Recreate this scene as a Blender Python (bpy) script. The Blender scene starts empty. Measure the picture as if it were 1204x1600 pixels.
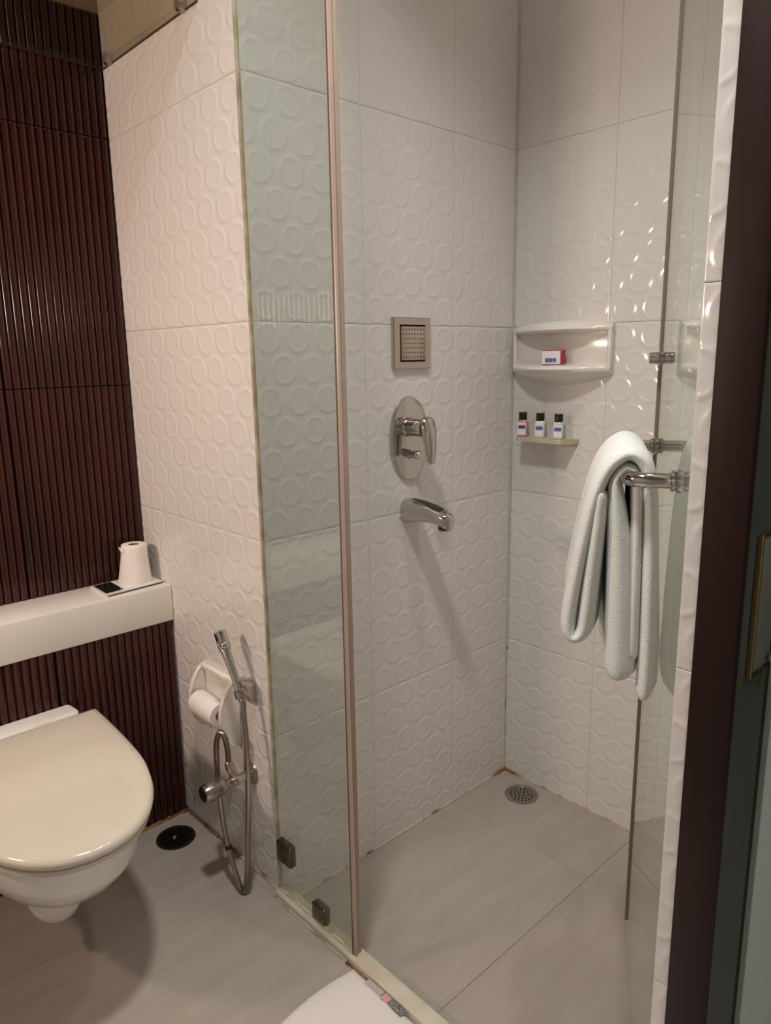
import bpy, bmesh, math, random
import numpy as np
from mathutils import Vector, Matrix
random.seed(7)
R = math.radians
scn = bpy.context.scene
COL = scn.collection

# ------------------------------------------------------------------ camera
CAM = Vector((-1.6610, -1.2602, 1.2172))
cd = bpy.data.cameras.new('camera'); cam = bpy.data.objects.new('camera', cd); COL.objects.link(cam)
cd.sensor_fit = 'VERTICAL'; cd.sensor_height = 24.0; cd.lens = 1136.98 / 1600 * 24.0
cd.clip_start = 0.02
PI_, YA, RO = -0.2090, -0.7495, -0.0160
F = Vector((math.cos(PI_) * math.sin(-YA), math.cos(PI_) * math.cos(YA), math.sin(PI_)))
Rt = Vector((math.cos(YA), math.sin(YA), 0)); Up = Rt.cross(F)
R2 = Rt * math.cos(RO) + Up * math.sin(RO); U2 = Up * math.cos(RO) - Rt * math.sin(RO)
mw = Matrix((R2, U2, -F)).transposed().to_4x4(); mw.translation = CAM
cam.matrix_world = mw
scn.camera = cam

# ------------------------------------------------------------------ world, lights, exposure
w = bpy.data.worlds.new('world'); scn.world = w; w.use_nodes = True
w.node_tree.nodes['Background'].inputs[0].default_value = (0.9, 0.93, 1.0, 1)
w.node_tree.nodes['Background'].inputs[1].default_value = 0.05
scn.view_settings.view_transform = 'Standard'; scn.view_settings.look = 'None'
scn.view_settings.gamma = 1.0; scn.view_settings.use_curve_mapping = False
scn.view_settings.exposure = -0.86

def area(name, loc, size, power, col, aim=(0, 0, -1), shape='DISK', size_y=None, spread=180):
    l = bpy.data.lights.new(name, 'AREA'); l.shape = shape; l.size = size
    if size_y: l.size_y = size_y
    l.energy = power; l.color = col; l.spread = R(spread)
    o = bpy.data.objects.new(name, l); COL.objects.link(o); o.location = loc
    o.rotation_euler = Vector(aim).to_track_quat('-Z', 'Y').to_euler()
    return o
area('ceiling_lamp_light', (-1.25, -0.62, 2.57), 0.16, 20.5, (1.0, 0.975, 0.95), spread=120)
area('shower_lamp_light', (-0.62, -0.78, 2.57), 0.10, 4.0, (1.0, 0.975, 0.95), spread=110)
area('entry_fill_light', (-0.35, -1.60, 2.57), 0.14, 13.0, (0.94, 0.98, 1.0), spread=150)  # added fill to brighten the pale door panel, no known fitting there
area('mirror_lamp_light', (-2.24, 0.28, 1.42), 0.22, 15.0, (1.0, 0.735, 0.585), aim=(1, -0.08, -0.12), shape='RECTANGLE', size_y=0.12, spread=150)

# ------------------------------------------------------------------ materials
MATS = {}
def lin(c):
    return tuple((v / 255 / 12.92 if v / 255 <= .04045 else ((v / 255 + .055) / 1.055) ** 2.4) for v in c)
def mat(name, rgb, rough=0.4, metal=0.0, coat=0.0, var=0.0, vscale=8.0, bump=0.0, bscale=200.0, spec=0.5, sss=0.0, stretch=None, rgb2=None, vlo=.35, vhi=.65, detail=4):
    m = bpy.data.materials.new(name); m.use_nodes = True; MATS[name] = m
    nt = m.node_tree; b = nt.nodes['Principled BSDF']
    c = lin(rgb)
    b.inputs['Base Color'].default_value = (*c, 1); b.inputs['Roughness'].default_value = rough
    b.inputs['Metallic'].default_value = metal; b.inputs['Coat Weight'].default_value = coat
    b.inputs['Coat Roughness'].default_value = 0.05; b.inputs['Specular IOR Level'].default_value = spec
    tc = nt.nodes.new('ShaderNodeTexCoord'); mp = nt.nodes.new('ShaderNodeMapping')
    nt.links.new(tc.outputs['Object'], mp.inputs['Vector'])
    if stretch: mp.inputs['Scale'].default_value = stretch
    if var > 0 or rgb2:
        n = nt.nodes.new('ShaderNodeTexNoise'); n.inputs['Scale'].default_value = vscale; n.inputs['Detail'].default_value = detail
        nt.links.new(mp.outputs[0], n.inputs['Vector'])
        r = nt.nodes.new('ShaderNodeValToRGB'); e = r.color_ramp.elements
        e[0].position = vlo; e[1].position = vhi
        c2 = lin(rgb2) if rgb2 else tuple(min(1, v * (1 + var)) for v in c)
        c1 = c if rgb2 else tuple(v * (1 - var) for v in c)
        e[0].color = (*c1, 1); e[1].color = (*c2, 1)
        nt.links.new(n.outputs['Fac'], r.inputs[0]); nt.links.new(r.outputs[0], b.inputs['Base Color'])
    if bump > 0:
        n2 = nt.nodes.new('ShaderNodeTexNoise'); n2.inputs['Scale'].default_value = bscale; n2.inputs['Detail'].default_value = 3
        nt.links.new(tc.outputs['Object'], n2.inputs['Vector'])
        bp = nt.nodes.new('ShaderNodeBump'); bp.inputs['Strength'].default_value = bump; bp.inputs['Distance'].default_value = 0.002
        nt.links.new(n2.outputs['Fac'], bp.inputs['Height']); nt.links.new(bp.outputs[0], b.inputs['Normal'])
    return m
def glass(name, tint, refl=1.0, rough=0.0, f0=0.05, power=5.0):
    m = bpy.data.materials.new(name); m.use_nodes = True; MATS[name] = m
    nt = m.node_tree; nt.nodes.remove(nt.nodes['Principled BSDF']); out = nt.nodes['Material Output']
    t = nt.nodes.new('ShaderNodeBsdfTransparent'); t.inputs[0].default_value = (*tint, 1)
    g = nt.nodes.new('ShaderNodeBsdfGlossy'); g.inputs['Roughness'].default_value = rough; g.inputs[0].default_value = (.95, 1, .97, 1)
    lw = nt.nodes.new('ShaderNodeLayerWeight'); lw.inputs['Blend'].default_value = 0.5
    p = nt.nodes.new('ShaderNodeMath'); p.operation = 'POWER'; p.inputs[1].default_value = power
    a = nt.nodes.new('ShaderNodeMath'); a.operation = 'MULTIPLY_ADD'; a.inputs[1].default_value = (1 - f0) * refl; a.inputs[2].default_value = f0
    mx = nt.nodes.new('ShaderNodeMixShader')
    nt.links.new(lw.outputs['Facing'], p.inputs[0]); nt.links.new(p.outputs[0], a.inputs[0]); nt.links.new(a.outputs[0], mx.inputs[0])
    nt.links.new(t.outputs[0], mx.inputs[1]); nt.links.new(g.outputs[0], mx.inputs[2]); nt.links.new(mx.outputs[0], out.inputs[0])
    return m
mat('tile_white', (226, 222, 217), rough=0.13, var=.02, vscale=3)
mat('grout', (214, 206, 192), rough=0.85, rgb2=(186, 170, 146), vscale=9)
mat('tile_brown', (40, 13, 9), rough=0.18, rgb2=(68, 23, 16), vscale=5, stretch=(1, 1, .35))
mat('grout_brown', (36, 20, 16), rough=0.8)
mat('floor_stone', (162, 152, 140), rough=0.42, rgb2=(174, 164, 152), vscale=4, stretch=(1.0, 5.0, 1.0), detail=6, vlo=.3, vhi=.75)
mat('sealant', (200, 188, 160), rough=0.6, rgb2=(122, 84, 38), vscale=16, vlo=.5, vhi=.68)
mat('sealant_rust', (150, 116, 70), rough=0.8, rgb2=(100, 66, 32), vscale=40)
mat('kerb_stone', (206, 198, 180), rough=0.35, rgb2=(190, 178, 154), vscale=14)
mat('paint_white', (212, 208, 203), rough=0.7)
mat('ledge_white', (236, 229, 218), rough=0.28, var=.02)
mat('wall_plain', (214, 210, 206), rough=0.5)
mat('ceramic', (238, 234, 226), rough=0.1, coat=.4)
mat('ceramic_cream', (230, 225, 217), rough=0.14, coat=.3)
mat('seat_ivory', (214, 203, 186), rough=0.16, coat=.25, var=.02, vscale=4)
mat('chrome', (200, 196, 190), rough=0.09, metal=1.0)
mat('chrome_dull', (176, 168, 160), rough=0.24, metal=1.0, var=.08, vscale=30)
mat('hose_metal', (170, 160, 150), rough=0.28, metal=1.0)
mat('shelf_edge', (62, 46, 30), rough=0.6)
mat('steel', (196, 186, 174), rough=0.3, metal=1.0)
mat('clamp_metal', (112, 100, 90), rough=0.32, metal=1.0, var=.15, vscale=60)
mat('black_plastic', (14, 12, 12), rough=0.25)
mat('dark_hole', (16, 13, 12), rough=0.7)
mat('dark_dish', (34, 27, 24), rough=0.3, metal=.5)
mat('dark_steel', (70, 60, 54), rough=0.4, metal=.8, var=.2, vscale=60)
mat('mirror_dark', (40, 52, 46), rough=0.06, metal=.6)
mat('paper', (240, 232, 224), rough=0.95, bump=.25, bscale=120)
mat('card', (130, 96, 66), rough=0.9)
mat('towel_cloth', (230, 234, 228), rough=1.0, spec=.1, bump=.9, bscale=600, var=.02, vscale=10)
mat('mat_cloth', (226, 218, 210), rough=1.0, bump=.5, bscale=700)
mat('wood_brown', (30, 14, 9), rough=0.5, rgb2=(42, 20, 13), vscale=6, stretch=(8, 8, .6), spec=.25)
mat('pull_grey', (112, 116, 106), rough=0.4)
mat('door_grey', (70, 76, 70), rough=0.5, var=.08, vscale=12)
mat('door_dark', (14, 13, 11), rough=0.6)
mat('door_pale', (206, 216, 210), rough=0.5)
mat('brass', (160, 140, 92), rough=0.28, metal=1.0)
mat('seal_plastic', (176, 158, 144), rough=0.35, var=.05)
mat('seal_dark', (96, 78, 66), rough=0.45)
mat('silicone', (190, 184, 158), rough=0.4, rgb2=(134, 122, 88), vscale=14)
mat('silicone_pale', (202, 196, 184), rough=0.45, rgb2=(188, 180, 164), vscale=10)
mat('label_white', (236, 234, 240), rough=0.5)
mat('label_blue', (70, 98, 150), rough=0.5, rgb2=(140, 160, 196), vscale=500, vlo=.55, vhi=.6, stretch=(1, 1, .6))
mat('label_navy', (58, 60, 82), rough=0.5, rgb2=(120, 124, 150), vscale=500, vlo=.55, vhi=.6, stretch=(1, 1, .6))
mat('box_red', (168, 40, 36), rough=0.4)
mat('liquid_orange', (214, 142, 108), rough=0.12, coat=.5)
mat('lotion_white', (232, 226, 226), rough=0.15, coat=.5)
mat('liquid_green', (196, 214, 184), rough=0.12, coat=.5)
mat('tag_pink', (214, 150, 146), rough=0.8)
mat('tag_grey', (146, 142, 138), rough=0.8, rgb2=(70, 66, 66), vscale=420, vlo=.5, vhi=.56)
mat('tag_satin', (176, 170, 166), rough=0.5)
glass('glass_clear', (.95, .965, .952), power=4.0)
glass('glass_green', (.95, .972, .955))
glass('glass_shelf', (.80, .74, .64), refl=1.0, f0=.07)
mat('glass_edge', (122, 110, 98), rough=0.35)

# ------------------------------------------------------------------ builders
def tag(o, label, cat=None, group=None, kind=None):
    o['label'] = label
    if cat: o['category'] = cat
    if group: o['group'] = group
    if kind: o['kind'] = kind
    return o
def thing(name, loc, label, cat, group=None):
    o = bpy.data.objects.new(name, None); COL.objects.link(o); o.location = loc; o.empty_display_size = .05
    return tag(o, label, cat, group)
def wloc(o):
    v = Vector((0, 0, 0))
    while o: v += o.location; o = o.parent
    return v
def link(name, me, m, parent=None, smooth=None, origin=None):
    """me in world coordinates; origin moved to base"""
    o = bpy.data.objects.new(name, me); COL.objects.link(o)
    if len(me.materials) == 0: me.materials.append(MATS[m])
    n = len(me.vertices); co = np.empty(n * 3); me.vertices.foreach_get('co', co); co = co.reshape(-1, 3)
    if origin is None:
        mn, mx = co.min(0), co.max(0); origin = ((mn[0] + mx[0]) / 2, (mn[1] + mx[1]) / 2, mn[2])
    co -= np.array(origin); me.vertices.foreach_set('co', co.ravel()); me.update()
    o.location = Vector(origin)
    if parent: o.parent = parent; o.location = Vector(origin) - wloc(parent)
    if smooth is not None:
        me.polygons.foreach_set('use_smooth', [True] * len(me.polygons))
        if smooth < 180:
            me.set_sharp_from_angle(angle=R(smooth))
    return o
def from_bm(bm, name='m'):
    bmesh.ops.recalc_face_normals(bm, faces=bm.faces)
    me = bpy.data.meshes.new(name); bm.to_mesh(me); bm.free(); return me
def bm_box(bm, x0, x1, y0, y1, z0, z1, bev=0.0, seg=2, rot=None):
    r = bmesh.ops.create_cube(bm, size=1.0); vs = r['verts']
    for v in vs:
        v.co = Vector(((x0 + x1) / 2 + v.co.x * (x1 - x0), (y0 + y1) / 2 + v.co.y * (y1 - y0), (z0 + z1) / 2 + v.co.z * (z1 - z0)))
    if bev > 0:
        es = set(e for v in vs for e in v.link_edges)
        r2 = bmesh.ops.bevel(bm, geom=list(es), offset=bev, segments=seg, affect='EDGES', profile=.5)
        vs = list(set(v for f in r2['faces'] for v in f.verts) | set(v for v in vs if v.is_valid))
    if rot is not None:
        for v in vs: v.co = rot @ v.co
def box(name, x0, x1, y0, y1, z0, z1, m, parent=None, bev=0.0, seg=2, rot=None):
    bm = bmesh.new(); bm_box(bm, min(x0, x1), max(x0, x1), min(y0, y1), max(y0, y1), min(z0, z1), max(z0, z1), bev, seg, rot)
    return link(name, from_bm(bm, name), m, parent, smooth=35 if bev > 0 else None)
def loft_data(rings, closed=True, caps=True):
    n = len(rings[0]); V = [tuple(p) for r in rings for p in r]; Fc = []
    for i in range(len(rings) - 1):
        for j in range(n if closed else n - 1):
            a = i * n + j; b = i * n + (j + 1) % n
            Fc.append((a, b, b + n, a + n))
    if caps:
        Fc.append(tuple(range(n - 1, -1, -1))); Fc.append(tuple((len(rings) - 1) * n + j for j in range(n)))
    return V, Fc
def mesh(V, Fc, name='m'):
    me = bpy.data.meshes.new(name); me.from_pydata(V, [], Fc); me.update()
    bm = bmesh.new(); bm.from_mesh(me); bmesh.ops.remove_doubles(bm, verts=bm.verts, dist=1e-6)
    bmesh.ops.recalc_face_normals(bm, faces=bm.faces); bm.to_mesh(me); bm.free(); return me
def loft(name, rings, m, parent=None, smooth=40, closed=True, caps=True):
    return link(name, mesh(*loft_data(rings, closed, caps), name), m, parent, smooth)
def join(parts):
    V, Fc = [], []
    for v, f in parts:
        o = len(V); V += v; Fc += [tuple(i + o for i in q) for q in f]
    return V, Fc
def frames(pts):
    pts = [Vector(p) for p in pts]; T = []
    for i in range(len(pts)):
        a = pts[max(0, i - 1)]; b = pts[min(len(pts) - 1, i + 1)]; T.append((b - a).normalized())
    up = Vector((0, 0, 1)) if abs(T[0].z) < .9 else Vector((1, 0, 0))
    N = (up - T[0] * up.dot(T[0])).normalized(); out = []
    for i, t in enumerate(T):
        N = (N - t * N.dot(t)).normalized(); out.append((pts[i], t, N, t.cross(N)))
    return out
def tube_data(pts, rad, seg=12, caps=True):
    fr = frames(pts); rings = []
    for i, (p, t, n, b) in enumerate(fr):
        r = rad[i] if isinstance(rad, (list, tuple)) else rad
        rings.append([p + n * (r * math.cos(2 * math.pi * k / seg)) + b * (r * math.sin(2 * math.pi * k / seg)) for k in range(seg)])
    return loft_data(rings, True, caps)
def tube(name, pts, rad, m, parent=None, seg=14, smooth=40):
    return link(name, mesh(*tube_data(pts, rad, seg), name), m, parent, smooth)
def lathe_data(o, d, prof, seg=24):
    """prof list of (radius, distance along d)"""
    o = Vector(o); d = Vector(d).normalized(); up = Vector((0, 0, 1)) if abs(d.z) < .9 else Vector((1, 0, 0))
    n = (up - d * up.dot(d)).normalized(); b = d.cross(n)
    rings = [[o + d * h + n * (r * math.cos(2 * math.pi * k / seg)) + b * (r * math.sin(2 * math.pi * k / seg)) for k in range(seg)] for r, h in prof]
    return loft_data(rings, True, True)
def lathe(name, o, d, prof, m, parent=None, seg=24, smooth=40):
    return link(name, mesh(*lathe_data(o, d, prof, seg), name), m, parent, smooth)
def spline(pts, n=8):
    """Catmull-Rom through pts"""
    P = [Vector(p) for p in pts]; P = [P[0] * 2 - P[1]] + P + [P[-1] * 2 - P[-2]]; out = []
    for i in range(1, len(P) - 2):
        for k in range(n):
            t = k / n; a, b, c, d = P[i - 1:i + 3]
            out.append(.5 * ((2 * b) + (c - a) * t + (2 * a - 5 * b + 4 * c - d) * t * t + (3 * b - a - 3 * c + d) * t ** 3))
    out.append(P[-2]); return out

# ------------------------------------------------------------------ dimensions (metres)
W = 0.839          # shower width; wall with the toilet niche is at x = -W
L = 0.5834         # toilet niche back wall (upper)
L2 = 0.448         # boxed-out lower back wall
ZF = -0.0417       # sunken shower floor
ROWS = [-0.0585, 0.3915, 0.8415, 1.2915, 1.7415, 2.1915]
CEIL = 2.60
TW, TH = 0.30, 0.45
PIER = -0.8925     # shower front wall plane

# ------------------------------------------------------------------ embossed tiles
tile_cache = {}
def relief(u, v):
    h = np.zeros(np.broadcast(u, v).shape)
    best = np.full(h.shape, 9.0)
    for r in range(-1, 8):
        vc = (r + .5) * TH / 7
        for i in range(-5, 6):
            uc = (i + .5) * .075 if r % 2 == 0 else i * .075
            best = np.minimum(best, np.hypot(u - uc, v - vc))
    d = best
    h = 0.00105 * np.exp(-((d - .0268) / .0043) ** 2) + 0.0004 / (1 + np.exp((d - .0215) / .0015))
    return h
def tile_mesh(u0, u1, v0, v1):
    key = tuple(round(k, 4) for k in (u0, u1, v0, v1))
    if key in tile_cache: return tile_cache[key]
    g = .00035; a0, a1, b0, b1 = u0 + g, u1 - g, v0 + g, v1 - g
    def axis(p, q):
        n = max(2, int(round((q - p) / .0026)))
        return np.concatenate([[p, p, p + .0004], np.linspace(p + .0014, q - .0014, n), [q - .0004, q, q]])
    us, vs = axis(a0, a1), axis(b0, b1)
    U, Vv = np.meshgrid(us, vs, indexing='ij')
    H = relief(U, Vv)
    edge = np.minimum(np.minimum(U - a0, a1 - U), np.minimum(Vv - b0, b1 - Vv))
    H = H * np.clip(edge / .004, 0, 1) - .0006 * np.clip(1 - edge / .0010, 0, 1) ** 2
    H[0, :] = H[-1, :] = -.007; H[:, 0] = H[:, -1] = -.007
    nu, nv = len(us), len(vs)
    co = np.stack([U, Vv, H], -1).reshape(-1, 3)
    idx = np.arange(nu * nv).reshape(nu, nv)
    q = np.stack([idx[:-1, :-1], idx[1:, :-1], idx[1:, 1:], idx[:-1, 1:]], -1).reshape(-1, 4)
    me = bpy.data.meshes.new('embossed_tile'); me.vertices.add(len(co)); me.vertices.foreach_set('co', co.ravel())
    me.loops.add(q.size); me.loops.foreach_set('vertex_index', q.ravel())
    me.polygons.add(len(q)); me.polygons.foreach_set('loop_start', np.arange(0, q.size, 4)); me.polygons.foreach_set('loop_total', np.full(len(q), 4))
    me.update(calc_edges=True); me.polygons.foreach_set('use_smooth', [True] * len(q))
    me.materials.append(MATS['tile_white']); me.validate()
    tile_cache[key] = me
    return me
def tile_wall(parent, org, uax, cols, rows, zlo, zhi):
    """cols: list of (start, u0, u1): distance along uax of the tile's own zero, and the crop"""
    uax = Vector(uax); vax = Vector((0, 0, 1)); nax = uax.cross(vax)
    for s, u0, u1 in cols:
        for k in range(len(rows) - 1):
            v0 = max(0, zlo - rows[k]); v1 = min(TH, zhi - rows[k])
            if v1 - v0 < .01: continue
            o = bpy.data.objects.new('tile', tile_mesh(u0, u1, v0, v1)); COL.objects.link(o)
            m = Matrix((uax, vax, nax)).transposed().to_4x4()
            m.translation = Vector(org) + uax * s + Vector((0, 0, rows[k]))
            o.matrix_world = m
            o.parent = parent; o.matrix_parent_inverse = Matrix.Translation(wloc(parent)).inverted()
def structure(o, label, cat):
    return tag(o, label, cat, kind='structure')
ROWS_ALL = ROWS + [ROWS[-1] + TH]

# shower back wall (facing the door opening), plane y = 0
wa = structure(box('wall_back', -W + .004, .012, .0065, .09, ZF - .06, CEIL, 'grout'), 'white embossed tile shower wall holding the chrome mixer and spout', 'wall')
tile_wall(wa, (0, 0, 0), (1, 0, 0), [(-.8424, .0034, TW), (-.5424, 0, TW), (-.2424, 0, .2424)], ROWS_ALL, ZF, CEIL)
# shower right wall, plane x = 0
wb = structure(box('wall_right', .0065, .09, -1.0, .09, ZF - .06, CEIL, 'grout'), 'white embossed tile shower wall with soap dish and bottle shelf', 'wall')
tile_wall(wb, (0, 0, 0), (0, -1, 0), [(-.0094, .0094, TW), (.2906, 0, TW), (.5906, 0, TW)], ROWS_ALL, ZF, CEIL)
# wall beside the toilet, plane x = -W, runs from the outer corner to the dark wall
wm = structure(box('wall_left', -W + .0065, -W + .12, .0005, L + .1, -.06, CEIL, 'grout'), 'warm-lit white embossed tile wall beside the toilet', 'wall')
tile_wall(wm, (-W, 0, 0), (0, -1, 0), [(-.3, .3 - L, TW)], ROWS_ALL, 0, CEIL)
# front wall of the shower with its narrow tiled end next to the door frame
wn = structure(box('wall_front', -W + .0065, .01, -.9135, PIER - .0065, ZF - .06, CEIL, 'grout'), 'narrow white tiled wall end between the shower door and the dark door frame', 'wall')
tile_wall(wn, (-W, 0, 0), (0, -1, 0), [(.8925, 0, .021)], ROWS_ALL, 0, CEIL)
tile_wall(wn, (0, PIER, 0), (-1, 0, 0), [(0, 0, TW), (.3, 0, TW), (.6, 0, W - .6)], ROWS_ALL, ZF, CEIL)

# ------------------------------------------------------------------ dark ribbed wall behind the toilet
def rib_tile(u0, u1, z0, z1, y, parent):
    g = .0012; per = .01875; rings = []
    n = int(round((u1 - u0) / per)); p = (u1 - u0 - 2 * g) / n
    prof = [(u0 + g, .010)]
    for i in range(n):
        a = u0 + g + i * p
        for k in range(9):
            t = k / 8; hh = math.sin(math.pi * t) ** .62 * .0062
            if k == 8 and i < n - 1: continue
            prof.append((a + t * p, -hh))
    prof.append((u1 - g, .010))
    rings = [[(x, y + h, z) for x, h in prof] for z in (z0 + g, z1 - g)]
    return loft('tile', rings, 'tile_brown', parent, smooth=50, closed=True, caps=True)
XL = -2.30
wd = structure(box('wall_toilet_back', XL, -W, L + .009, L + .1, .5, CEIL, 'grout_brown'), 'dark brown ribbed tile wall above the white ledge', 'wall')
wd2 = structure(box('wall_toilet_box', XL, -W + .004, L2 + .009, L + .02, -.06, .56, 'grout_brown'), 'dark brown ribbed tile boxing below the ledge, behind the toilet', 'wall')
for i in range(5):
    x1 = -W - .002 - i * .3; x0 = x1 - .3
    if x0 < XL: x0 = XL + .05
    for z0, z1 in ((.60, 1.159), (1.159, 1.7415), (1.7415, 2.01)): rib_tile(x0, x1, z0, z1, L, wd)
    rib_tile(x0, x1, 0.0, .556, L2, wd2)
lg = structure(box('trim_1', XL, -W - .001, L2 - .010, L + .001, .556, .652, 'ledge_white', bev=.004), 'off-white ledge running along the dark ribbed wall above the toilet', 'ledge')

# ------------------------------------------------------------------ floors
fl = structure(box('floor', XL, -.862, -2.2, L2 + .01, -.06, -.0035, 'grout'), 'grey-beige stone tile floor of the dry area', 'floor')
def slab(x0, x1, y0, y1, z, parent):
    return box('tile', x0 + .0004, x1 - .0004, y0 + .0004, y1 - .0004, z - .012, z, 'floor_stone', parent, bev=.0005, seg=1)
for x0, x1 in ((-1.44, -.839), (-2.04, -1.44), (XL, -2.04)):
    for y0, y1 in ((.176, L2 + .005), (-.424, .176), (-1.024, -.424), (-1.624, -1.024), (-2.2, -1.624)):
        xx = -.8615 if x1 == -.839 and y1 <= .01 else x1
        if x1 == -.839 and y0 < 0 < y1:
            slab(x0, -.8615, y0, y1, 0, fl)
        else: slab(x0, xx, y0, y1, 0, fl)
box('tile', -.8615, -.838, 0, .176, -.012, -.0006, 'floor_stone', fl)
fs = structure(box('floor_shower', -W + .01, .005, PIER - .004, .006, ZF - .06, ZF - .0035, 'grout'), 'sunken stone tile floor of the shower', 'floor')
for x0, x1, y0, y1 in ((-.2424, 0, -.446, 0), (-.829, -.2424, -.446, 0), (-.829, 0, PIER, -.446)):
    slab(x0, x1, y0, y1, ZF, fs)
box('floor_entry', -.862, .6, -2.2, -.965, -.06, -.001, 'floor_stone')
structure(bpy.data.objects['floor_entry'], 'stone floor beyond the dark door frame', 'floor')
# stained sealant beads
def bead(a, b, r, m, parent, jit=.25):
    a, b = Vector(a), Vector(b); n = max(4, int((b - a).length / .008))
    pts = [a.lerp(b, i / n) for i in range(n + 1)]
    return link('sealant', mesh(*tube_data(pts, [r * (1 + jit * random.uniform(-1, 1)) for _ in pts], 8)), m, parent, 180)
bead((-.829, -.002, ZF + .001), (-.002, -.002, ZF + .001), .0034, 'sealant', fs)
bead((-.002, -.002, ZF + .001), (-.002, PIER, ZF + .001), .0034, 'sealant', fs)
bead((-.055, -.003, ZF + .001), (-.001, -.003, ZF + .001), .006, 'sealant_rust', fs)
bead((-.003, -.045, ZF + .001), (-.003, -.001, ZF + .001), .006, 'sealant_rust', fs)
bead((-.001, -.001, .36), (-.001, -.001, ZF), .0022, 'sealant', wa, .5)
bead((-.0005, -.0005, 2.25), (-.0005, -.0005, .36), .0062, 'silicone_pale', wa, .1)
bead((-W - .003, L2 - .003, .001), (-W - .003, .19, .001), .0042, 'sealant_rust', fl, .5)
bead((-W - .003, .19, .001), (-W - .003, .002, .001), .003, 'sealant', fl, .4)
bead((-1.02, L2 - .007, .001), (-W - .002, L2 - .007, .001), .005, 'sealant_rust', fl, .6)
# kerb under the glass
kb = structure(box('trim_2', -.861, -.824, PIER, -.0005, ZF - .03, .015, 'kerb_stone', bev=.003), 'cream stone kerb between the dry floor and the shower floor', 'kerb')
bead((-.8625, -.325, .001), (-.8625, -.265, .001), .0042, 'sealant_rust', kb, .5)
bead((-.8620, -.265, .001), (-.8620, -.012, .001), .0024, 'sealant', kb, .5)
bead((-.846, -.27, .016), (-.846, -.004, .016), .0028, 'sealant', kb, .4)

# ------------------------------------------------------------------ ceiling and the unseen rest of the room
structure(box('ceiling', XL - .1, .7, -2.3, L + .1, CEIL, CEIL + .08, 'paint_white'), 'plain white bathroom ceiling', 'ceiling')
structure(box('ceiling_niche', XL, -W - .001, .16, L + .009, 2.012, CEIL, 'paint_white'), 'lowered white ceiling over the toilet niche', 'ceiling')
structure(box('wall_vanity', XL - .1, XL, -2.3, L + .1, -.06, CEIL, 'wall_plain'), 'plain pale wall opposite the shower', 'wall')
structure(box('wall_rear', XL, .7, -2.3, -2.2, -.06, CEIL, 'wall_plain'), 'plain pale wall behind the viewer', 'wall')
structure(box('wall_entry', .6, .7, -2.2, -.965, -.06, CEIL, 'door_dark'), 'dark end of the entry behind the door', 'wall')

# ------------------------------------------------------------------ glass shelf over the toilet
t = thing('glass_shelf', (-1.15, L, 1.894), 'tinted glass shelf high on the wall above the toilet', 'shelf')
box('pane', -1.50, -W - .003, .13, L - .008, 1.894, 1.902, 'glass_shelf', t)
box('edge_gap', -W - .0035, -W - .0005, .13, L - .008, 1.8930, 1.8965, 'shelf_edge', t)
box('edge_gap', -1.50, -W - .004, L - .009, L - .0065, 1.8930, 1.8965, 'shelf_edge', t)
for yy in (.535, .185):
    lathe('clip', (-W - .001, yy, 1.905), (-1, 0, 0), [(.0145, 0), (.0145, .012), (.012, .015), (.001, .015)], 'chrome_dull', t, 20)

# ------------------------------------------------------------------ fixed glass screen
t = thing('shower_screen', (-.84, -.13, .015), 'fixed greenish glass shower screen beside the tiled wall corner', 'glass screen')
box('pane', -.844, -.836, -.2635, -.0025, .0155, 2.2, 'glass_green', t)
box('silicone_bead', -.8465, -.8385, -.0045, .0015, .012, 2.2, 'silicone', t, bev=.001, seg=1)
s = box('edge_seal', -.8495, -.8305, -.2755, -.2635, .0155, 2.2, 'seal_plastic', t, bev=.003)
box('seal_groove', -.8500, -.8470, -.2705, -.2672, .0155, 2.2, 'seal_dark', s)
box('seal_fin', -.8490, -.8460, -.2800, -.2750, .0155, 2.2, 'seal_plastic', s, bev=.001, seg=1)
c = box('clamp', -.8485, -.8295, -.053, .0005, .090, .142, 'clamp_metal', t, bev=.004, seg=3)
lathe('screw', (-.8295, -.027, .116), (1, 0, 0), [(.006, 0), (.006, .001), (.0045, .002), (.0005, .002)], 'dark_steel', c, 14)
c = box('clamp', -.8485, -.8295, -.172, -.128, .0155, .056, 'clamp_metal', t, bev=.004, seg=3)
lathe('screw', (-.8295, -.150, .038), (1, 0, 0), [(.006, 0), (.006, .001), (.0045, .002), (.0005, .002)], 'dark_steel', c, 14)

# ------------------------------------------------------------------ open glass door with towel rail
E0 = Vector((-.354, -.610)); N0 = Vector((-.721, -.830)); gdir = (E0 - N0).normalized(); nrm = Vector((-gdir.y, gdir.x))
H0 = Vector((-.822, 0)); H0.y = N0.y + (H0.x - N0.x) * gdir.y / gdir.x
def dp(s, n, z):
    q = N0 + gdir * s + nrm * n; return Vector((q.x, q.y, z))
S_END = (E0 - N0).length; S_H = -(N0 - H0).length
t = thing('shower_door', dp((S_END + S_H) / 2, 0, .01), 'clear glass shower door swung open into the shower', 'shower door')
def dbox(name, s0, s1, n0, n1, z0, z1, m, parent, bev=0):
    rings = []
    me = None
    bm = bmesh.new(); bm_box(bm, s0, s1, n0, n1, z0, z1, bev, 2)
    for v in bm.verts: v.co = dp(v.co.x, v.co.y, v.co.z)
    return link(name, from_bm(bm, name), m, parent, 35 if bev else None)
pane = dbox('pane', S_H, S_END - .0012, -.005, .003, .010, 2.2, 'glass_clear', t)
dbox('edge_strip', S_END - .0012, S_END + .004, -.005, .0066, .010, 2.2, 'glass_edge', t)
for z in (.06, 1.95):
    dbox('hinge', S_H - .004, S_H + .05, -.016, .014, z, z + .08, 'chrome', t, bev=.003)
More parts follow.
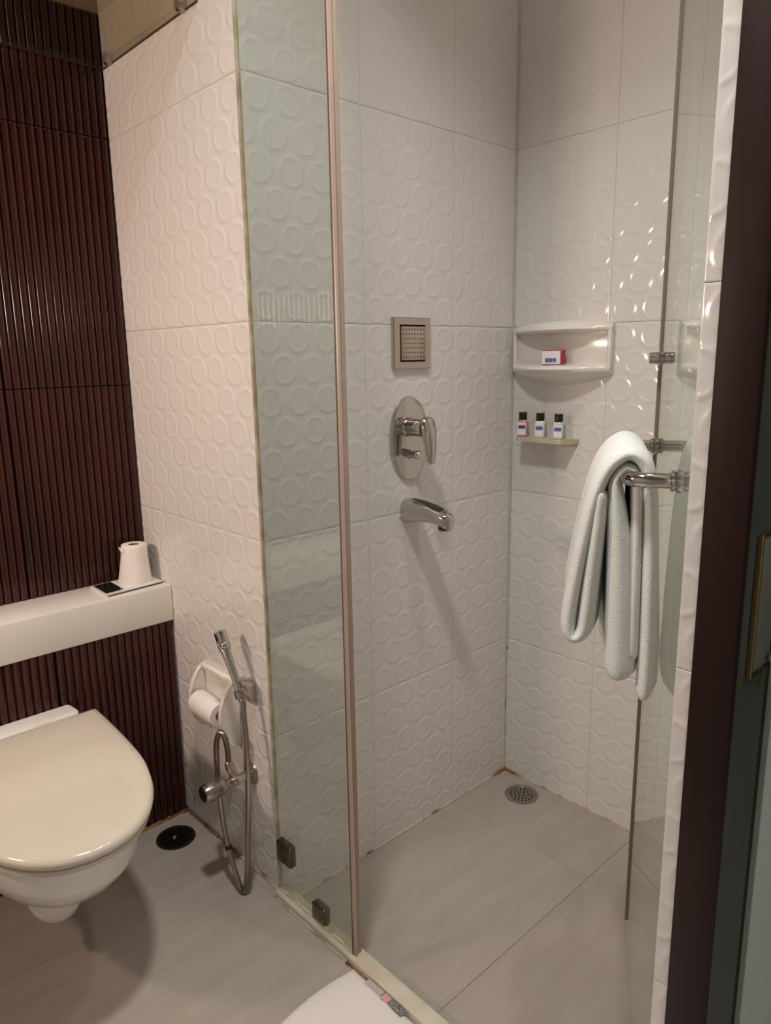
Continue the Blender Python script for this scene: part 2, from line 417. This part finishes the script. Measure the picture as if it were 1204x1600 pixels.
n3 = Vector((nrm.x, nrm.y, 0)); g3 = Vector((gdir.x, gdir.y, 0))
ZK = 1.209
k = lathe('knob', dp(S_END - .022, -.005, ZK), -n3, [(.004, 0), (.009, .002), (.0105, .004), (.0105, .016), (.008, .018), (.001, .018)], 'chrome', t, 20)
k = lathe('knob', dp(S_END - .022, .003, ZK), n3, [(.013, 0), (.013, .003), (.009, .0035), (.0105, .006), (.0105, .020), (.0085, .022), (.001, .022)], 'chrome', t, 24)
ZR = 1.05; RR = .0105
sA, sB = .0, S_END - .028; off = .068
path = [dp(sA, .003, ZR)] + [dp(sA, n, ZR) for n in (.02, .035)]
for a in range(0, 91, 15):
    path.append(dp(sA + .025 * (1 - math.cos(R(a))), off - .025 + .025 * math.sin(R(a)), ZR))
path2 = []
for a in range(90, -1, -15):
    path2.append(dp(sB - .025 * (1 - math.cos(R(a))), off - .025 + .025 * math.sin(R(a)), ZR))
path2 += [dp(sB, n, ZR) for n in (.035, .02, .003)]
tr = tube('towel_rail', path + path2, RR, 'chrome', t, seg=20, smooth=60)
for s in (sA, sB):
    lathe('flange', dp(s, .003, ZR), n3, [(.0165, 0), (.0165, .003), (.0125, .005), (.0145, .007), (.0145, .010), (.0106, .012)], 'chrome', tr, 24)
    lathe('rear_cap', dp(s, -.005, ZR), -n3, [(.014, 0), (.014, .004), (.010, .007), (.001, .0075)], 'chrome', tr, 24)

# towel draped over the rail
def towel():
    cl = [(.102, 1.030), (.105, .97), (.109, .90), (.112, .845), (.115, .822), (.124, .812), (.134, .818), (.1355, .845), (.131, .89), (.122, .955), (.110, 1.02),
          (.094, 1.060), (.070, 1.081), (.049, 1.073), (.039, 1.045), (.033, .98), (.028, .88), (.024, .79), (.023, .722)]
    mid = [(.066, .750), (.070, .85), (.075, .95), (.082, 1.02), (.083, 1.045), (.070, 1.062), (.057, 1.054), (.053, 1.02), (.050, .9), (.047, .78)]
    tc_ = [.0125, .0128, .0130, .0130, .0125, .0115, .0112, .0115, .0125, .0130]
    tm_ = [.0230, .0215, .0180, .0120, .0085, .0070, .0075, .0095, .0100, .0100]
    def ribbon(c, ths, seedv, slices=15, s0=.012, s1=.27):
        c3 = spline([(a, b, 0) for a, b in c], 5); rings = []
        for i in range(slices):
            f = i / (slices - 1); s = s0 + (s1 - s0) * f
            endr = math.sqrt(max(0, 1 - max(0, (abs(f - .5) * 2 - .93) / .07) ** 2)) * .7 + .3
            left, right = [], []
            for j, p in enumerate(c3):
                a = c3[max(0, j - 1)]; b = c3[min(len(c3) - 1, j + 1)]; tn = (b - a).normalized(); nn = Vector((-tn.y, tn.x))
                u = j / (len(c3) - 1); th = float(np.interp(u, np.linspace(0, 1, len(ths)), ths)) * endr
                if j in (0, len(c3) - 1): th *= .92
                drop = max(0, 1.05 - p.y)
                wv = .020 * drop * math.sin(f * 7.0 + seedv + p.y * 2) + .006 * drop * math.sin(f * 15 + seedv * 2)
                q = Vector((p.x + wv, p.y)); sl = s + drop * .10 * (f - .5) * (1 if u < .6 else .4)
                left.append(dp(sl, max(.006, q.x + nn.x * th), q.y + nn.y * th)); right.append(dp(sl, max(.006, q.x - nn.x * th), q.y - nn.y * th))
            rings.append(left + right[::-1])
        V_, F_ = loft_data(rings, True, False); m_ = len(c3); o_ = (slices - 1) * 2 * m_
        for j in range(m_ - 1):
            F_.append((j, j + 1, 2 * m_ - 2 - j, 2 * m_ - 1 - j)); F_.append((o_ + j, o_ + j + 1, o_ + 2 * m_ - 2 - j, o_ + 2 * m_ - 1 - j))
        return V_, F_
    V, Fc = join([ribbon(cl, tc_, 0.3), ribbon(mid, tm_, 1.2, s0=.016, s1=.25)])
    o = link('towel', mesh(V, Fc, 'towel'), 'towel_cloth', None, 180)
    md = o.modifiers.new('round', 'SUBSURF'); md.levels = 1; md.render_levels = 1
    tag(o, 'white cotton towel hung over the chrome rail of the glass door', 'towel')
towel()

# ------------------------------------------------------------------ dark door frame and door at the right edge
t = thing('door_frame', (-.80, -.94, 0), 'dark brown wooden door frame beside the white tiled wall end', 'door frame')
box('jamb', -.846, -.8355, -.963, -.9142, 0, 2.15, 'wood_brown', t, bev=.002)
box('header', -.846, .55, -.963, -.9142, 2.15, 2.24, 'wood_brown', t, bev=.002)
t = thing('entry_door', (-.45, -.947, .02), 'grey-green door leaf with a long brass-edged pull at the right edge', 'door')
box('stile', -.8350, -.7445, -.964, -.930, .02, 2.12, 'door_grey', t, bev=.001, seg=1)
box('groove', -.7445, -.7075, -.956, -.932, .02, 2.12, 'door_dark', t)
box('panel', -.7075, -.05, -.964, -.930, .02, 2.12, 'door_pale', t, bev=.001, seg=1)
hd = box('pull_plate', -.8095, -.752, -.969, -.964, .846, 1.012, 'pull_grey', t, bev=.003)
box('brass_edge', -.8135, -.8090, -.9705, -.9635, .842, 1.016, 'brass', hd, bev=.001, seg=1)
box('brass_edge', -.8095, -.752, -.9700, -.9635, .8415, .8460, 'brass', hd, bev=.001, seg=1)
box('brass_edge', -.8095, -.752, -.9700, -.9635, 1.012, 1.0165, 'brass', hd, bev=.001, seg=1)
lathe('knob', (-.760, -.969, .856), (0, -1, 0), [(.004, 0), (.007, .003), (.0075, .006), (.006, .009), (.001, .010)], 'chrome', hd, 14)

# ------------------------------------------------------------------ toilet
AX = -1.278
def lid_outline(hw, yf, yb, n=48, sq=.0):
    """egg outline: straight at the back, rounded front"""
    pts = []
    side = [(1.0, .373), (.99, .30), (.965, .20), (.92, .10), (.84, .03), (.73, -.03), (.56, -.085), (.34, -.122), (.12, -.137), (0, -.138)]
    sp = spline([(a, b, 0) for a, b in side], 5)
    f = lambda y: yf + (y + .138) * (yb - yf) / (.373 + .138)
    rr = [(AX + p.x * hw, f(p.y)) for p in sp]
    ll = [(2 * AX - x, y) for x, y in rr[:-1]][::-1]
    return rr + ll
def ring(hw, yf, yb, z): return [(x, y, z) for x, y in lid_outline(hw, yf, yb)]
t = thing('toilet', (AX, .25, .06), 'wall-hung white toilet with closed ivory lid below the ledge', 'toilet')
loft('lid', [ring(.186, -.128, .366, .398), ring(.192, -.137, .373, .402), ring(.194, -.140, .374, .410), ring(.193, -.138, .373, .416), ring(.188, -.131, .368, .4205), ring(.176, -.115, .358, .423), ring(.10, -.02, .30, .425)], 'seat_ivory', t, smooth=50)
loft('seat_ring', [ring(.180, -.120, .366, .381), ring(.187, -.129, .370, .385), ring(.187, -.129, .370, .393), ring(.181, -.121, .366, .3968)], 'seat_ivory', t, smooth=50)
for sx in (-1, 1):
    lathe('hinge', (AX + sx * .075 - .018, .386, .406), (1, 0, 0), [(.001, 0), (.010, .001), (.010, .036), (.001, .037)], 'seat_ivory', t, 14)
def bring(hw, yf, z, yb=.442): return ring(hw, yf, yb, z)
bw = [bring(.168, -.105, .3805), bring(.180, -.118, .378), bring(.180, -.116, .366), bring(.176, -.108, .345), bring(.172, -.100, .325), bring(.164, -.080, .298), bring(.149, -.050, .268), bring(.130, -.014, .244), bring(.108, .030, .225), bring(.085, .08, .210), bring(.06, .14, .200)]
loft('bowl', bw, 'ceramic', t, smooth=60)
# deck behind the lid
def deck(z, d): return [(AX + sx * (hw - d), y, z) for sx, hw, y in ((1, .160, .442), (1, .164, .40), (1, .158, .382 + d), (-1, .158, .382 + d), (-1, .164, .40), (-1, .160, .442))]
loft('rear_deck', [deck(.375, .004), deck(.405, 0), deck(.414, .003), deck(.417, .010)], 'ceramic', t, smooth=40)
tp = []
for z, rx, ry, yc in ((.24, .070, .11, .26), (.19, .060, .080, .20), (.160, .056, .070, .18), (.135, .051, .062, .172), (.117, .042, .050, .168), (.106, .027, .033, .166), (.103, .006, .008, .166)):
    tp.append([(AX + rx * math.cos(2 * math.pi * k / 28), yc + ry * math.sin(2 * math.pi * k / 28), z) for k in range(28)])
loft('trap', tp, 'ceramic', t, smooth=180)
box('wall_fixing', AX - .09, AX + .09, .40, .4485, .12, .37, 'ceramic', t, bev=.02, seg=3)

# ------------------------------------------------------------------ ledge things
t = thing('flush_plate', (-.92, .51, .652), 'white flush plate with a dark mirrored square on the ledge', 'flush plate')
def quadbox(name, pts, z0, z1, m, parent):
    return loft(name, [[(x, y, z0) for x, y in pts], [(x, y, z1) for x, y in pts]], m, parent, None)
quadbox('base', [(-1.003, .458), (-.848, .470), (-.846, .572), (-1.001, .560)], .652, .657, 'ceramic', t)
quadbox('rim', [(-.998, .4565), (-.848, .4685), (-.848, .470), (-.998, .458)], .652, .6550, 'dark_steel', t)
quadbox('button', [(-.996, .472), (-.950, .4755), (-.949, .560), (-.995, .556)], .657, .6578, 'mirror_dark', t)
quadbox('button', [(-.944, .476), (-.852, .483), (-.851, .562), (-.943, .556)], .657, .6582, 'ceramic', t)
# loose toilet roll, wider at the foot
t = thing('toilet_roll', (-.895, .522, .6582), 'white toilet roll standing on the flush plate, flared at its foot', 'toilet roll')
cx, cy, z0 = -.8945, .522, .6584
prof = [(.0385, 0), (.0388, .002), (.036, .03), (.0335, .06), (.0318, .088), (.0312, .0965), (.0300, .0975), (.0135, .0975), (.0130, .0960), (.0130, .080)]
rings = []
for r, h in prof:
    ringp = []
    for k in range(32):
        a = 2 * math.pi * k / 32; rr = r * (1 + (.16 * max(0, math.cos(a - R(165))) ** 3 * max(0, 1 - h / .08) if r > .02 else 0)) * (1 + .012 * math.sin(5 * a + h * 40))
        ringp.append((cx + rr * math.cos(a), cy + rr * math.sin(a), z0 + h))
    rings.append(ringp)
loft('paper', rings, 'paper', t, smooth=50)
lathe('core', (cx, cy, z0 + .078), (0, 0, 1), [(.0129, 0), (.0129, .0186), (.0121, .0186), (.0121, .004), (.001, .004)], 'card', t, 24)
fl_ = [[(cx - .030, cy + .010, z0 + .060), (cx - .034, cy + .004, z0 + .080), (cx - .0405, cy + .0, z0 + .0965)], [(cx - .028, cy - .010, z0 + .060), (cx - .0315, cy - .012, z0 + .080), (cx - .036, cy - .013, z0 + .094)]]
loft('loose_flap', [[Vector(p) for p in fl_[0]] + [Vector(p) + Vector((.0012, 0, 0)) for p in fl_[0]][::-1], [Vector(p) for p in fl_[1]] + [Vector(p) + Vector((.0012, 0, 0)) for p in fl_[1]][::-1]], 'paper', t, 180)

# ------------------------------------------------------------------ ceramic paper holder on the wall
t = thing('paper_holder', (-W, .21, .325), 'white ceramic paper holder on the tiled wall beside the toilet', 'paper holder')
XM = -W - .0005
def cheek(y0, y1):
    pr = [(XM, .487), (XM - .012, .486), (XM - .026, .474), (XM - .040, .452), (XM - .049, .425), (XM - .052, .398), (XM - .049, .372), (XM - .040, .348), (XM - .026, .330), (XM - .010, .322), (XM, .321)]
    return loft('cheek', [[(x, y0 + .003, z) for x, z in [(a + (.003 if i not in (0, 10) else 0), b) for i, (a, b) in enumerate(pr)]], [(x, y0 + .001, z) for x, z in pr], [(x, y1 - .001, z) for x, z in pr], [(x, y1, z) for x, z in [(a + (.002 if i not in (0, 10) else 0), b) for i, (a, b) in enumerate(pr)]]], 'ceramic', t, 40)
cheek(.135, .149); cheek(.276, .290)
box('back_plate', XM - .008, XM, .136, .289, .323, .485, 'ceramic_cream', t, bev=.002)
box('top_rim', XM - .016, XM, .136, .289, .476, .487, 'ceramic', t, bev=.003)
lathe('spindle', (XM - .033, .149, .400), (0, 1, 0), [(.006, 0), (.006, .127)], 'dark_hole', t, 12)
r = thing('toilet_roll', (XM - .033, .21, .37), 'small nearly used white toilet roll inside the ceramic holder', 'toilet roll')
lathe('paper', (XM - .037, .163, .400), (0, 1, 0), [(.0135, .0), (.028, 0), (.029, .003), (.029, .101), (.028, .104), (.0135, .104)], 'paper', r, 28)
lathe('core', (XM - .037, .1625, .400), (0, 1, 0), [(.0065, 0), (.0132, 0), (.0132, .106), (.0065, .106)], 'card', r, 20)

# ------------------------------------------------------------------ hand bidet spray, holder, hose and valve
def px(u, v, x):
    """point on the plane X = x seen at photo pixel (u, v): used to read positions off the photograph"""
    d = F + R2 * ((u - 602) / 1136.98) - U2 * ((v - 800) / 1136.98)
    k_ = (x - CAM.x) / d.x
    return CAM + d * k_
t = thing('bidet_spray', (-.88, .06, .47), 'chrome hand bidet spray clipped in a wall bracket above the angle valve', 'bidet spray')
hb = px(377, 1088, -.881); ht = px(344, 990, -.893); ax = (ht - hb).normalized(); ln = (ht - hb).length
lathe('handle', hb - ax * .012, ax, [(.0075, 0), (.0098, .002), (.0098, .03), (.0088, .05), (.0098, ln * .70), (.0105, ln * .80), (.0135, ln * .85), (.0142, ln * .92), (.0142, ln + .012), (.0125, ln + .018), (.006, ln + .020), (.001, ln + .020)], 'chrome', t, 22)
tr_p = hb + ax * (ln * .82)
side = (CAM - tr_p).normalized(); side = (side - ax * side.dot(ax)).normalized()
bm = bmesh.new(); bmesh.ops.create_uvsphere(bm, u_segments=16, v_segments=10, radius=.010)
for v in bm.verts: v.co = tr_p + side * .009 + v.co.x * Vector((1, 0, 0)) + v.co.y * Vector((0, 1, 0)) + v.co.z * Vector((0, 0, 1))
link('trigger', from_bm(bm), 'chrome', t, 180)
ctrl = px(375, 1073, -.881); cb = px(391, 1080, -W)
bk = []
for f, w_, h_ in ((0, .027, .029), (.25, .028, .030), (.6, .023, .024), (.9, .018, .017), (1.0, .014, .012)):
    c0 = cb.lerp(ctrl, f)
    bk.append([(c0.x, c0.y + w_ * (abs(math.cos(a)) ** .6) * (1 if math.cos(a) > 0 else -1), c0.z + h_ * (abs(math.sin(a)) ** .6) * (1 if math.sin(a) > 0 else -1)) for a in [2 * math.pi * k / 20 for k in range(20)]])
loft('bracket', bk, 'steel', t, 50)
lathe('collar', hb - ax * .004, ax, [(.0110, 0), (.0138, .002), (.0138, .018), (.0118, .020), (.0096, .020)], 'chrome_dull', t, 20)
hp = [(hb - ax * .012), px(381, 1118, -.884), px(385, 1160, -.888), px(388, 1230, -.895), px(387, 1320, -.902), px(386, 1372, -.906), px(379, 1392, -.909), px(369, 1366, -.911), px(357, 1325, -.912), px(347, 1275, -.910), px(340, 1210, -.907), px(338, 1165, -.909), px(343, 1145, -.908), px(351, 1152, -.904), px(356, 1176, -.895), px(357, 1192, -.890)]
sp = spline(hp, 14)
# ribbed metal hose: fine radius ripple
dense = []
for i in range(len(sp) - 1):
    for k_ in range(3): dense.append(sp[i].lerp(sp[i + 1], k_ / 3))
dense.append(sp[-1])
for p in dense: p.z = max(p.z, .0075)
rad = [.0058 + (.0009 if i % 2 else -.0006) for i in range(len(dense))]
ho = tube('hose', dense, rad, 'hose_metal', t, seg=10, smooth=180)
fe = px(357, 1325, -.912); fd = (px(369, 1366, -.911) - fe).normalized()
lathe('hose_ferrule', fe - fd * .006, fd, [(.0062, 0), (.0082, .001), (.0082, .009), (.0062, .010)], 'dark_steel', t, 16)
VY, VZ = .100, .263
v_ = thing('angle_valve', (-W, VY, VZ - .03), 'chrome angle valve with a rounded knob low on the tiled wall', 'valve')
lathe('flange', (-W, VY, VZ), (-1, 0, 0), [(.028, 0), (.027, .004), (.018, .010), (.013, .012)], 'chrome_dull', v_, 28)
lathe('body', (-W, VY, VZ), (-1, 0, 0), [(.010, .008), (.0115, .02), (.0105, .03), (.013, .038), (.013, .055), (.0105, .062), (.0105, .07)], 'chrome', v_, 24)
lathe('knob', (-W, VY, VZ), (-1, 0, 0), [(.009, .068), (.0145, .072), (.0185, .080), (.0215, .092), (.0225, .106), (.0215, .118), (.0195, .126), (.018, .129), (.001, .130)], 'chrome_dull', v_, 28)
lathe('knob_cap', (-W - .1296, VY, VZ), (-1, 0, 0), [(.0165, 0), (.016, .0012), (.001, .0018)], 'dark_steel', v_, 24)
ot = hp[-1]
lathe('outlet', (-.886, VY, VZ), (ot.x + .886, ot.y - VY, ot.z - VZ), [(.0085, .006), (.0085, .022), (.0105, .024), (.0105, .042), (.008, .046)], 'chrome', v_, 12)

# ------------------------------------------------------------------ floor drains
def drain(name, cx, cy, z, r, label, dark):
    t = thing(name, (cx, cy, z), label, 'drain')
    lathe('rim', (cx, cy, z - .004), (0, 0, 1), [(r, 0), (r, .0052), (r * .985, .0062), (r * .84, .0062), (r * .82, .0045), (r * .82, 0)], 'dark_steel' if dark else 'chrome_dull', t, 40)
    if dark:
        lathe('dish', (cx, cy, z - .004), (0, 0, 1), [(r * .84, 0), (r * .84, .0058), (r * .6, .0048), (r * .25, .0045), (.001, .0045)], 'dark_dish', t, 36)
        lathe('boss', (cx - .002, cy + .004, z), (0, 0, 1), [(.007, 0), (.006, .003), (.003, .0045), (.0005, .0048)], 'chrome_dull', t, 16)
    else:
        g = lathe('grate', (cx, cy, z - .004), (0, 0, 1), [(r * .82, 0), (r * .82, .0048), (r * .5, .0056), (.001, .006)], 'chrome_dull', t, 36)
        parts = []
        for n, rr in ((6, .2), (12, .42), (18, .64)):
            for k in range(n):
                a = 2 * math.pi * (k + .5 * (n == 12)) / n
                q = r * rr; hh = .0052 if rr > .5 else .0057
                parts.append(lathe_data((cx + q * math.cos(a), cy + q * math.sin(a), z - .004 + hh), (0, 0, 1), [(r * .062, 0), (r * .062, .0006)], 8))
        h = link('holes', mesh(*join(parts)), 'dark_hole', g); h['kind'] = 'stuff'
drain('floor_drain', -.0755, -.1215, ZF, .049, 'perforated chrome floor drain in the shower corner', False)
drain('floor_drain', -.924, .354, 0, .050, 'dark round floor drain beside the toilet', True)

# ------------------------------------------------------------------ shower fittings on the back wall
t = thing('body_jet', (-.400, 0, 1.19), 'square chrome body jet with a grid of nozzles above the mixer', 'shower jet')
bm = bmesh.new()
x0, x1, z0_, z1_ = -.462, -.338, 1.190, 1.309; xi0, xi1, zi0, zi1 = -.4425, -.3575, 1.2065, 1.2925
def rect(x0, x1, z0, z1, y): return [(x0, y, z0), (x1, y, z0), (x1, y, z1), (x0, y, z1)]
loft('frame', [rect(x0, x1, z0_, z1_, -.0005), rect(x0, x1, z0_, z1_, -.008), rect(x0 + .002, x1 - .002, z0_ + .002, z1_ - .002, -.010), rect(xi0, xi1, zi0, zi1, -.010), rect(xi0, xi1, zi0, zi1, -.003)], 'steel', t, None, caps=False)
box('recess', xi0, xi1, -.004, -.001, zi0, zi1, 'dark_hole', t)
fp = box('face_plate', xi0 + .003, xi1 - .003, -.0125, -.004, zi0 + .004, zi1 - .004, 'steel', t, bev=.0015)
parts = []
for i in range(8):
    for j in range(7):
        parts.append(lathe_data((-.4325 + i * .0650 / 7, -.0125, 1.2175 + j * .064 / 6), (0, -1, 0), [(.0016, 0), (.0016, .0006), (.0009, .0012)], 6))
n_ = link('nozzles', mesh(*join(parts)), 'dark_steel', fp); n_['kind'] = 'stuff'

t = thing('shower_mixer', (-.409, 0, .92), 'chrome shower mixer with an oval plate and lever below the body jet', 'mixer')
def oval(a, b, y, n=48):
    return [(-.409 + a * (abs(math.cos(th)) ** 1.05) * (1 if math.cos(th) > 0 else -1), y, 1.024 + b * (abs(math.sin(th)) ** .94) * (1 if math.sin(th) > 0 else -1)) for th in [2 * math.pi * k / n for k in range(n)]]
loft('plate', [oval(.064, .102, -.0005), oval(.064, .102, -.005), oval(.0625, .1005, -.0075), oval(.059, .097, -.0085)], 'chrome', t, 40)
lathe('cartridge', (-.414, -.008, 1.052), (0, -1, 0), [(.024, 0), (.0235, .004), (.0215, .006), (.0215, .042), (.0205, .043), (.0205, .046), (.0215, .047), (.0215, .055)], 'chrome', t, 32)
lv = []
for zz, w_, d0, d1 in ((1.079, .012, -.060, -.072), (1.070, .0205, -.058, -.078), (1.052, .0225, -.058, -.084), (1.035, .021, -.060, -.086), (1.015, .017, -.066, -.087), (.995, .015, -.070, -.087), (.975, .0135, -.073, -.086), (.968, .010, -.075, -.085)):
    lv.append([(-.411 + w_ * math.cos(a), (d0 + d1) / 2 + (d1 - d0) / 2 * math.sin(a), zz) for a in [2 * math.pi * k / 20 for k in range(20)]])
loft('lever', lv, 'chrome', t, 60)
lathe('diverter', (-.411, -.008, .986), (0, -1, 0), [(.0115, 0), (.0110, .010), (.0085, .011), (.0085, .020), (.0105, .021), (.0105, .034), (.009, .036), (.001, .036)], 'chrome', t, 24)

t = thing('bath_spout', (-.413, 0, .81), 'chrome bath spout projecting from the wall below the mixer', 'spout')
rg = []
for y, w_, h_, zc in ((-.0005, .0275, .030, .846), (-.008, .0285, .031, .846), (-.03, .027, .0285, .848), (-.06, .0245, .0245, .849), (-.09, .0225, .021, .847), (-.115, .0215, .019, .843), (-.130, .0205, .020, .838), (-.139, .018, .019, .835), (-.143, .012, .013, .834)):
    rg.append([(-.413 + w_ * (abs(math.cos(a)) ** .8) * (1 if math.cos(a) > 0 else -1), y, zc + h_ * (abs(math.sin(a)) ** .8) * (1 if math.sin(a) > 0 else -1)) for a in [2 * math.pi * k / 28 for k in range(28)]])
sp_ = loft('body', rg, 'chrome', t, 60)
loft('top_channel', [[(-.413 + w_ * c, y, z + hh) for c, hh in ((-1, 0), (1, 0), (.8, .0022), (-.8, .0022))] for y, w_, z in ((-.022, .006, .8755), (-.05, .010, .8735), (-.09, .0125, .8668), (-.118, .011, .8612))], 'dark_steel', t, None)
lathe('diverter_pin', (-.413, -.127, .855), (0, 0, 1), [(.004, 0), (.004, .006), (.0065, .007), (.0065, .010), (.001, .011)], 'chrome', t, 14)
lathe('outlet', (-.413, -.124, .815), (0, 0, 1), [(.0155, 0), (.0155, .012), (.001, .012)], 'dark_steel', t, 18)

# ------------------------------------------------------------------ ceramic soap dish on the right wall
t = thing('soap_dish', (0, -.16, 1.15), 'glossy white ceramic soap dish with two bowed lips on the shower wall', 'soap dish')
y0_, y1_ = -.012, -.309; yc_, hw_ = (y0_ + y1_) / 2, (y0_ - y1_) / 2
ys = [y0_ + (y1_ - y0_) * i / 24 for i in range(25)]
bw_ = lambda y: max(0, 1 - ((y - yc_) / hw_) ** 2)
XB = -.0005
low = [[(XB, y, 1.196), (XB - .012 - .052 * bw_(y), y, 1.190), (XB - .016 - .056 * bw_(y), y, 1.187), (XB - .017 - .058 * bw_(y), y, 1.181), (XB - .014 - .050 * bw_(y), y, 1.174 - .004 * bw_(y)), (XB - .008 - .024 * bw_(y), y, 1.170 - .016 * bw_(y)), (XB, y, 1.166 - .026 * bw_(y))] for y in ys]
loft('lower_lip', low, 'ceramic_cream', t, 60)
top = [[(XB, y, 1.290 + .014 * bw_(y)), (XB - .008 - .020 * bw_(y), y, 1.290 + .012 * bw_(y)), (XB - .014 - .040 * bw_(y), y, 1.284 + .006 * bw_(y)), (XB - .015 - .042 * bw_(y), y, 1.278 + .002 * bw_(y)), (XB - .012 - .034 * bw_(y), y, 1.274), (XB, y, 1.272)] for y in ys]
loft('upper_lip', top, 'ceramic_cream', t, 60)
box('back_plate', XB - .006, XB, y1_ + .002, y0_ - .002, 1.185, 1.285, 'ceramic_cream', t, bev=.002)
for ya, yb in ((y0_ - .012, y0_), (y1_, y1_ + .012)):
    box('side_wall', XB - .017, XB, ya, yb, 1.172, 1.288, 'ceramic_cream', t, bev=.005, seg=3)

# soap box in the dish
t = thing('soap_box', (-.036, -.158, 1.192), 'small red and white soap box with a blue label in the soap dish', 'soap box')
rz = Matrix.Translation((-.036, -.158, 0)) @ Matrix.Rotation(R(10), 4, 'Z')
z0 = 1.1925
box('carton', -.010, .010, -.028, .028, z0, z0 + .037, 'box_red', t, bev=.0008, seg=1, rot=rz)
box('front_print', -.0104, -.0100, -.0225, .0275, z0 + .001, z0 + .035, 'label_white', t, rot=rz)
box('blue_label', -.0108, -.0104, -.0125, .0185, z0 + .006, z0 + .017, 'label_blue', t, rot=rz)
box('red_stripe', -.0107, -.0104, -.0225, .0275, z0 + .0005, z0 + .002, 'box_red', t, rot=rz)

# ------------------------------------------------------------------ bottle shelf and bottles
t = thing('corner_shelf', (0, -.12, .99), 'thin cream tile shelf on the shower wall holding three bottles', 'shelf')
pl = [(-.0005, -.040), (-.052, -.058), (-.056, -.066), (-.056, -.200), (-.0005, -.219)]
loft('slab', [[(x, y, z) for x, y in pl] for z in (.9905, 1.0015)], 'kerb_stone', t, None)
loft('edge_grout', [[(x, y, z) for x, y in ((-.0005, -.2196), (-.054, -.2016), (-.054, -.2004), (-.0005, -.2184))] for z in (.9890, 1.0022)], 'sealant', t, None)
def bottle(y, m, lm, label, first=None):
    x = -.034; z = 1.0017
    t = thing('toiletry_bottle', (x, y, z), label, 'bottle', 'three small toiletry bottles on the tile shelf')
    rz = Matrix.Translation((x, y, 0)) @ Matrix.Rotation(R(24), 4, 'Z') @ Matrix.Translation((-x, -y, 0))
    def rr(w_, d_, zz): return [rz @ Vector(p) for p in rr0(w_, d_, zz)]
    def rr0(w_, d_, zz): return [(x + d_ * (abs(math.cos(a)) ** .55) * (1 if math.cos(a) > 0 else -1), y + w_ * (abs(math.sin(a)) ** .55) * (1 if math.sin(a) > 0 else -1), z + zz) for a in [2 * math.pi * k / 24 for k in range(24)]]
    loft('body', [rr(.0115, .0105, 0), rr(.0128, .0118, .0012), rr(.0128, .0118, .040), rr(.0122, .0112, .0425), rr(.0098, .0095, .0450)], m, t, 50)
    lathe('cap', (x, y, z + .0452), (0, 0, 1), [(.0112, 0), (.0112, .019), (.0102, .0205), (.001, .0205)], 'black_plastic', t, 24)
    lb = box('label', x - .0122, x - .0117, y - .0112, y + .0112, z + .005, z + .038, 'label_white', t, rot=rz)
    box('label_print', x - .0125, x - .0122, y - .0092, y + .0092, z + .0215, z + .0310, lm, lb, rot=rz)
bottle(-.0650, 'liquid_orange', 'label_navy', 'small bottle of orange liquid with black cap, nearest the shower corner')
bottle(-.1215, 'lotion_white', 'label_blue', 'small bottle of white lotion with black cap, between the other two')
bottle(-.1790, 'liquid_green', 'label_blue', 'small bottle of pale green liquid with black cap, at the shelf end')

# ------------------------------------------------------------------ bath mat on the floor
def bath_mat():
    nx, ny = 60, 64; V = []; Fc = []
    x0, x1, y0, y1 = -1.55, -.8635, -.95, -.287
    for i in range(nx + 1):
        for j in range(ny + 1):
            u, v = i / nx, j / ny
            x = x0 + (x1 - x0) * u; y = y0 + (y1 - y0) * v
            y += (-.010 * math.sin((x + .86) * 16) * v ** 6)
            e = min(u * 40, (1 - u) * 40, v * 40, (1 - v) * 40, 1)
            h = .010 * math.sqrt(max(0, 1 - (1 - e) ** 2))
            h += .0022 * math.sin(x * 21 + y * 13) * e + .004 * math.exp(-((y + .40 + (x + .9) * .12) / .012) ** 2) * e * (.4 + .6 * u)
            V.append((x, y, max(.0012, h + .001)))
    for i in range(nx):
        for j in range(ny):
            a = i * (ny + 1) + j; Fc.append((a, a + ny + 1, a + ny + 2, a + 1))
    n = len(V); V += [(x, y, .0006) for x, y, z in V]
    Fc += [tuple(k + n for k in f[::-1]) for f in Fc]
    bnd = [i * (ny + 1) for i in range(nx + 1)] + [nx * (ny + 1) + j for j in range(1, ny + 1)] + [i * (ny + 1) + ny for i in range(nx - 1, -1, -1)] + [j for j in range(ny - 1, 0, -1)]
    for a, b in zip(bnd, bnd[1:] + bnd[:1]): Fc.append((a, b, b + n, a + n))
    t = thing('bath_mat', (-1.2, -.62, 0), 'white bath mat lying on the floor against the kerb', 'bath mat')
    link('cloth', mesh(V, Fc, 'mat'), 'mat_cloth', t, 60)
    def strip(name, xa, xb, ya, yb, za, zb, m):
        return loft(name, [[(xa, ya, za), (xb, ya, za), (xb, ya, za + .0012), (xa, ya, za + .0012)], [(xa, yb, zb), (xb, yb, zb), (xb, yb, zb + .0012), (xa, yb, zb + .0012)]], m, t, None)
    strip('satin_tag', -.877, -.864, -.335, -.380, .0115, .0125, 'tag_satin')
    strip('care_label', -.880, -.866, -.384, -.402, .0150, .0155, 'tag_pink')
    strip('care_label', -.880, -.866, -.402, -.440, .0155, .0150, 'tag_grey')
bath_mat()
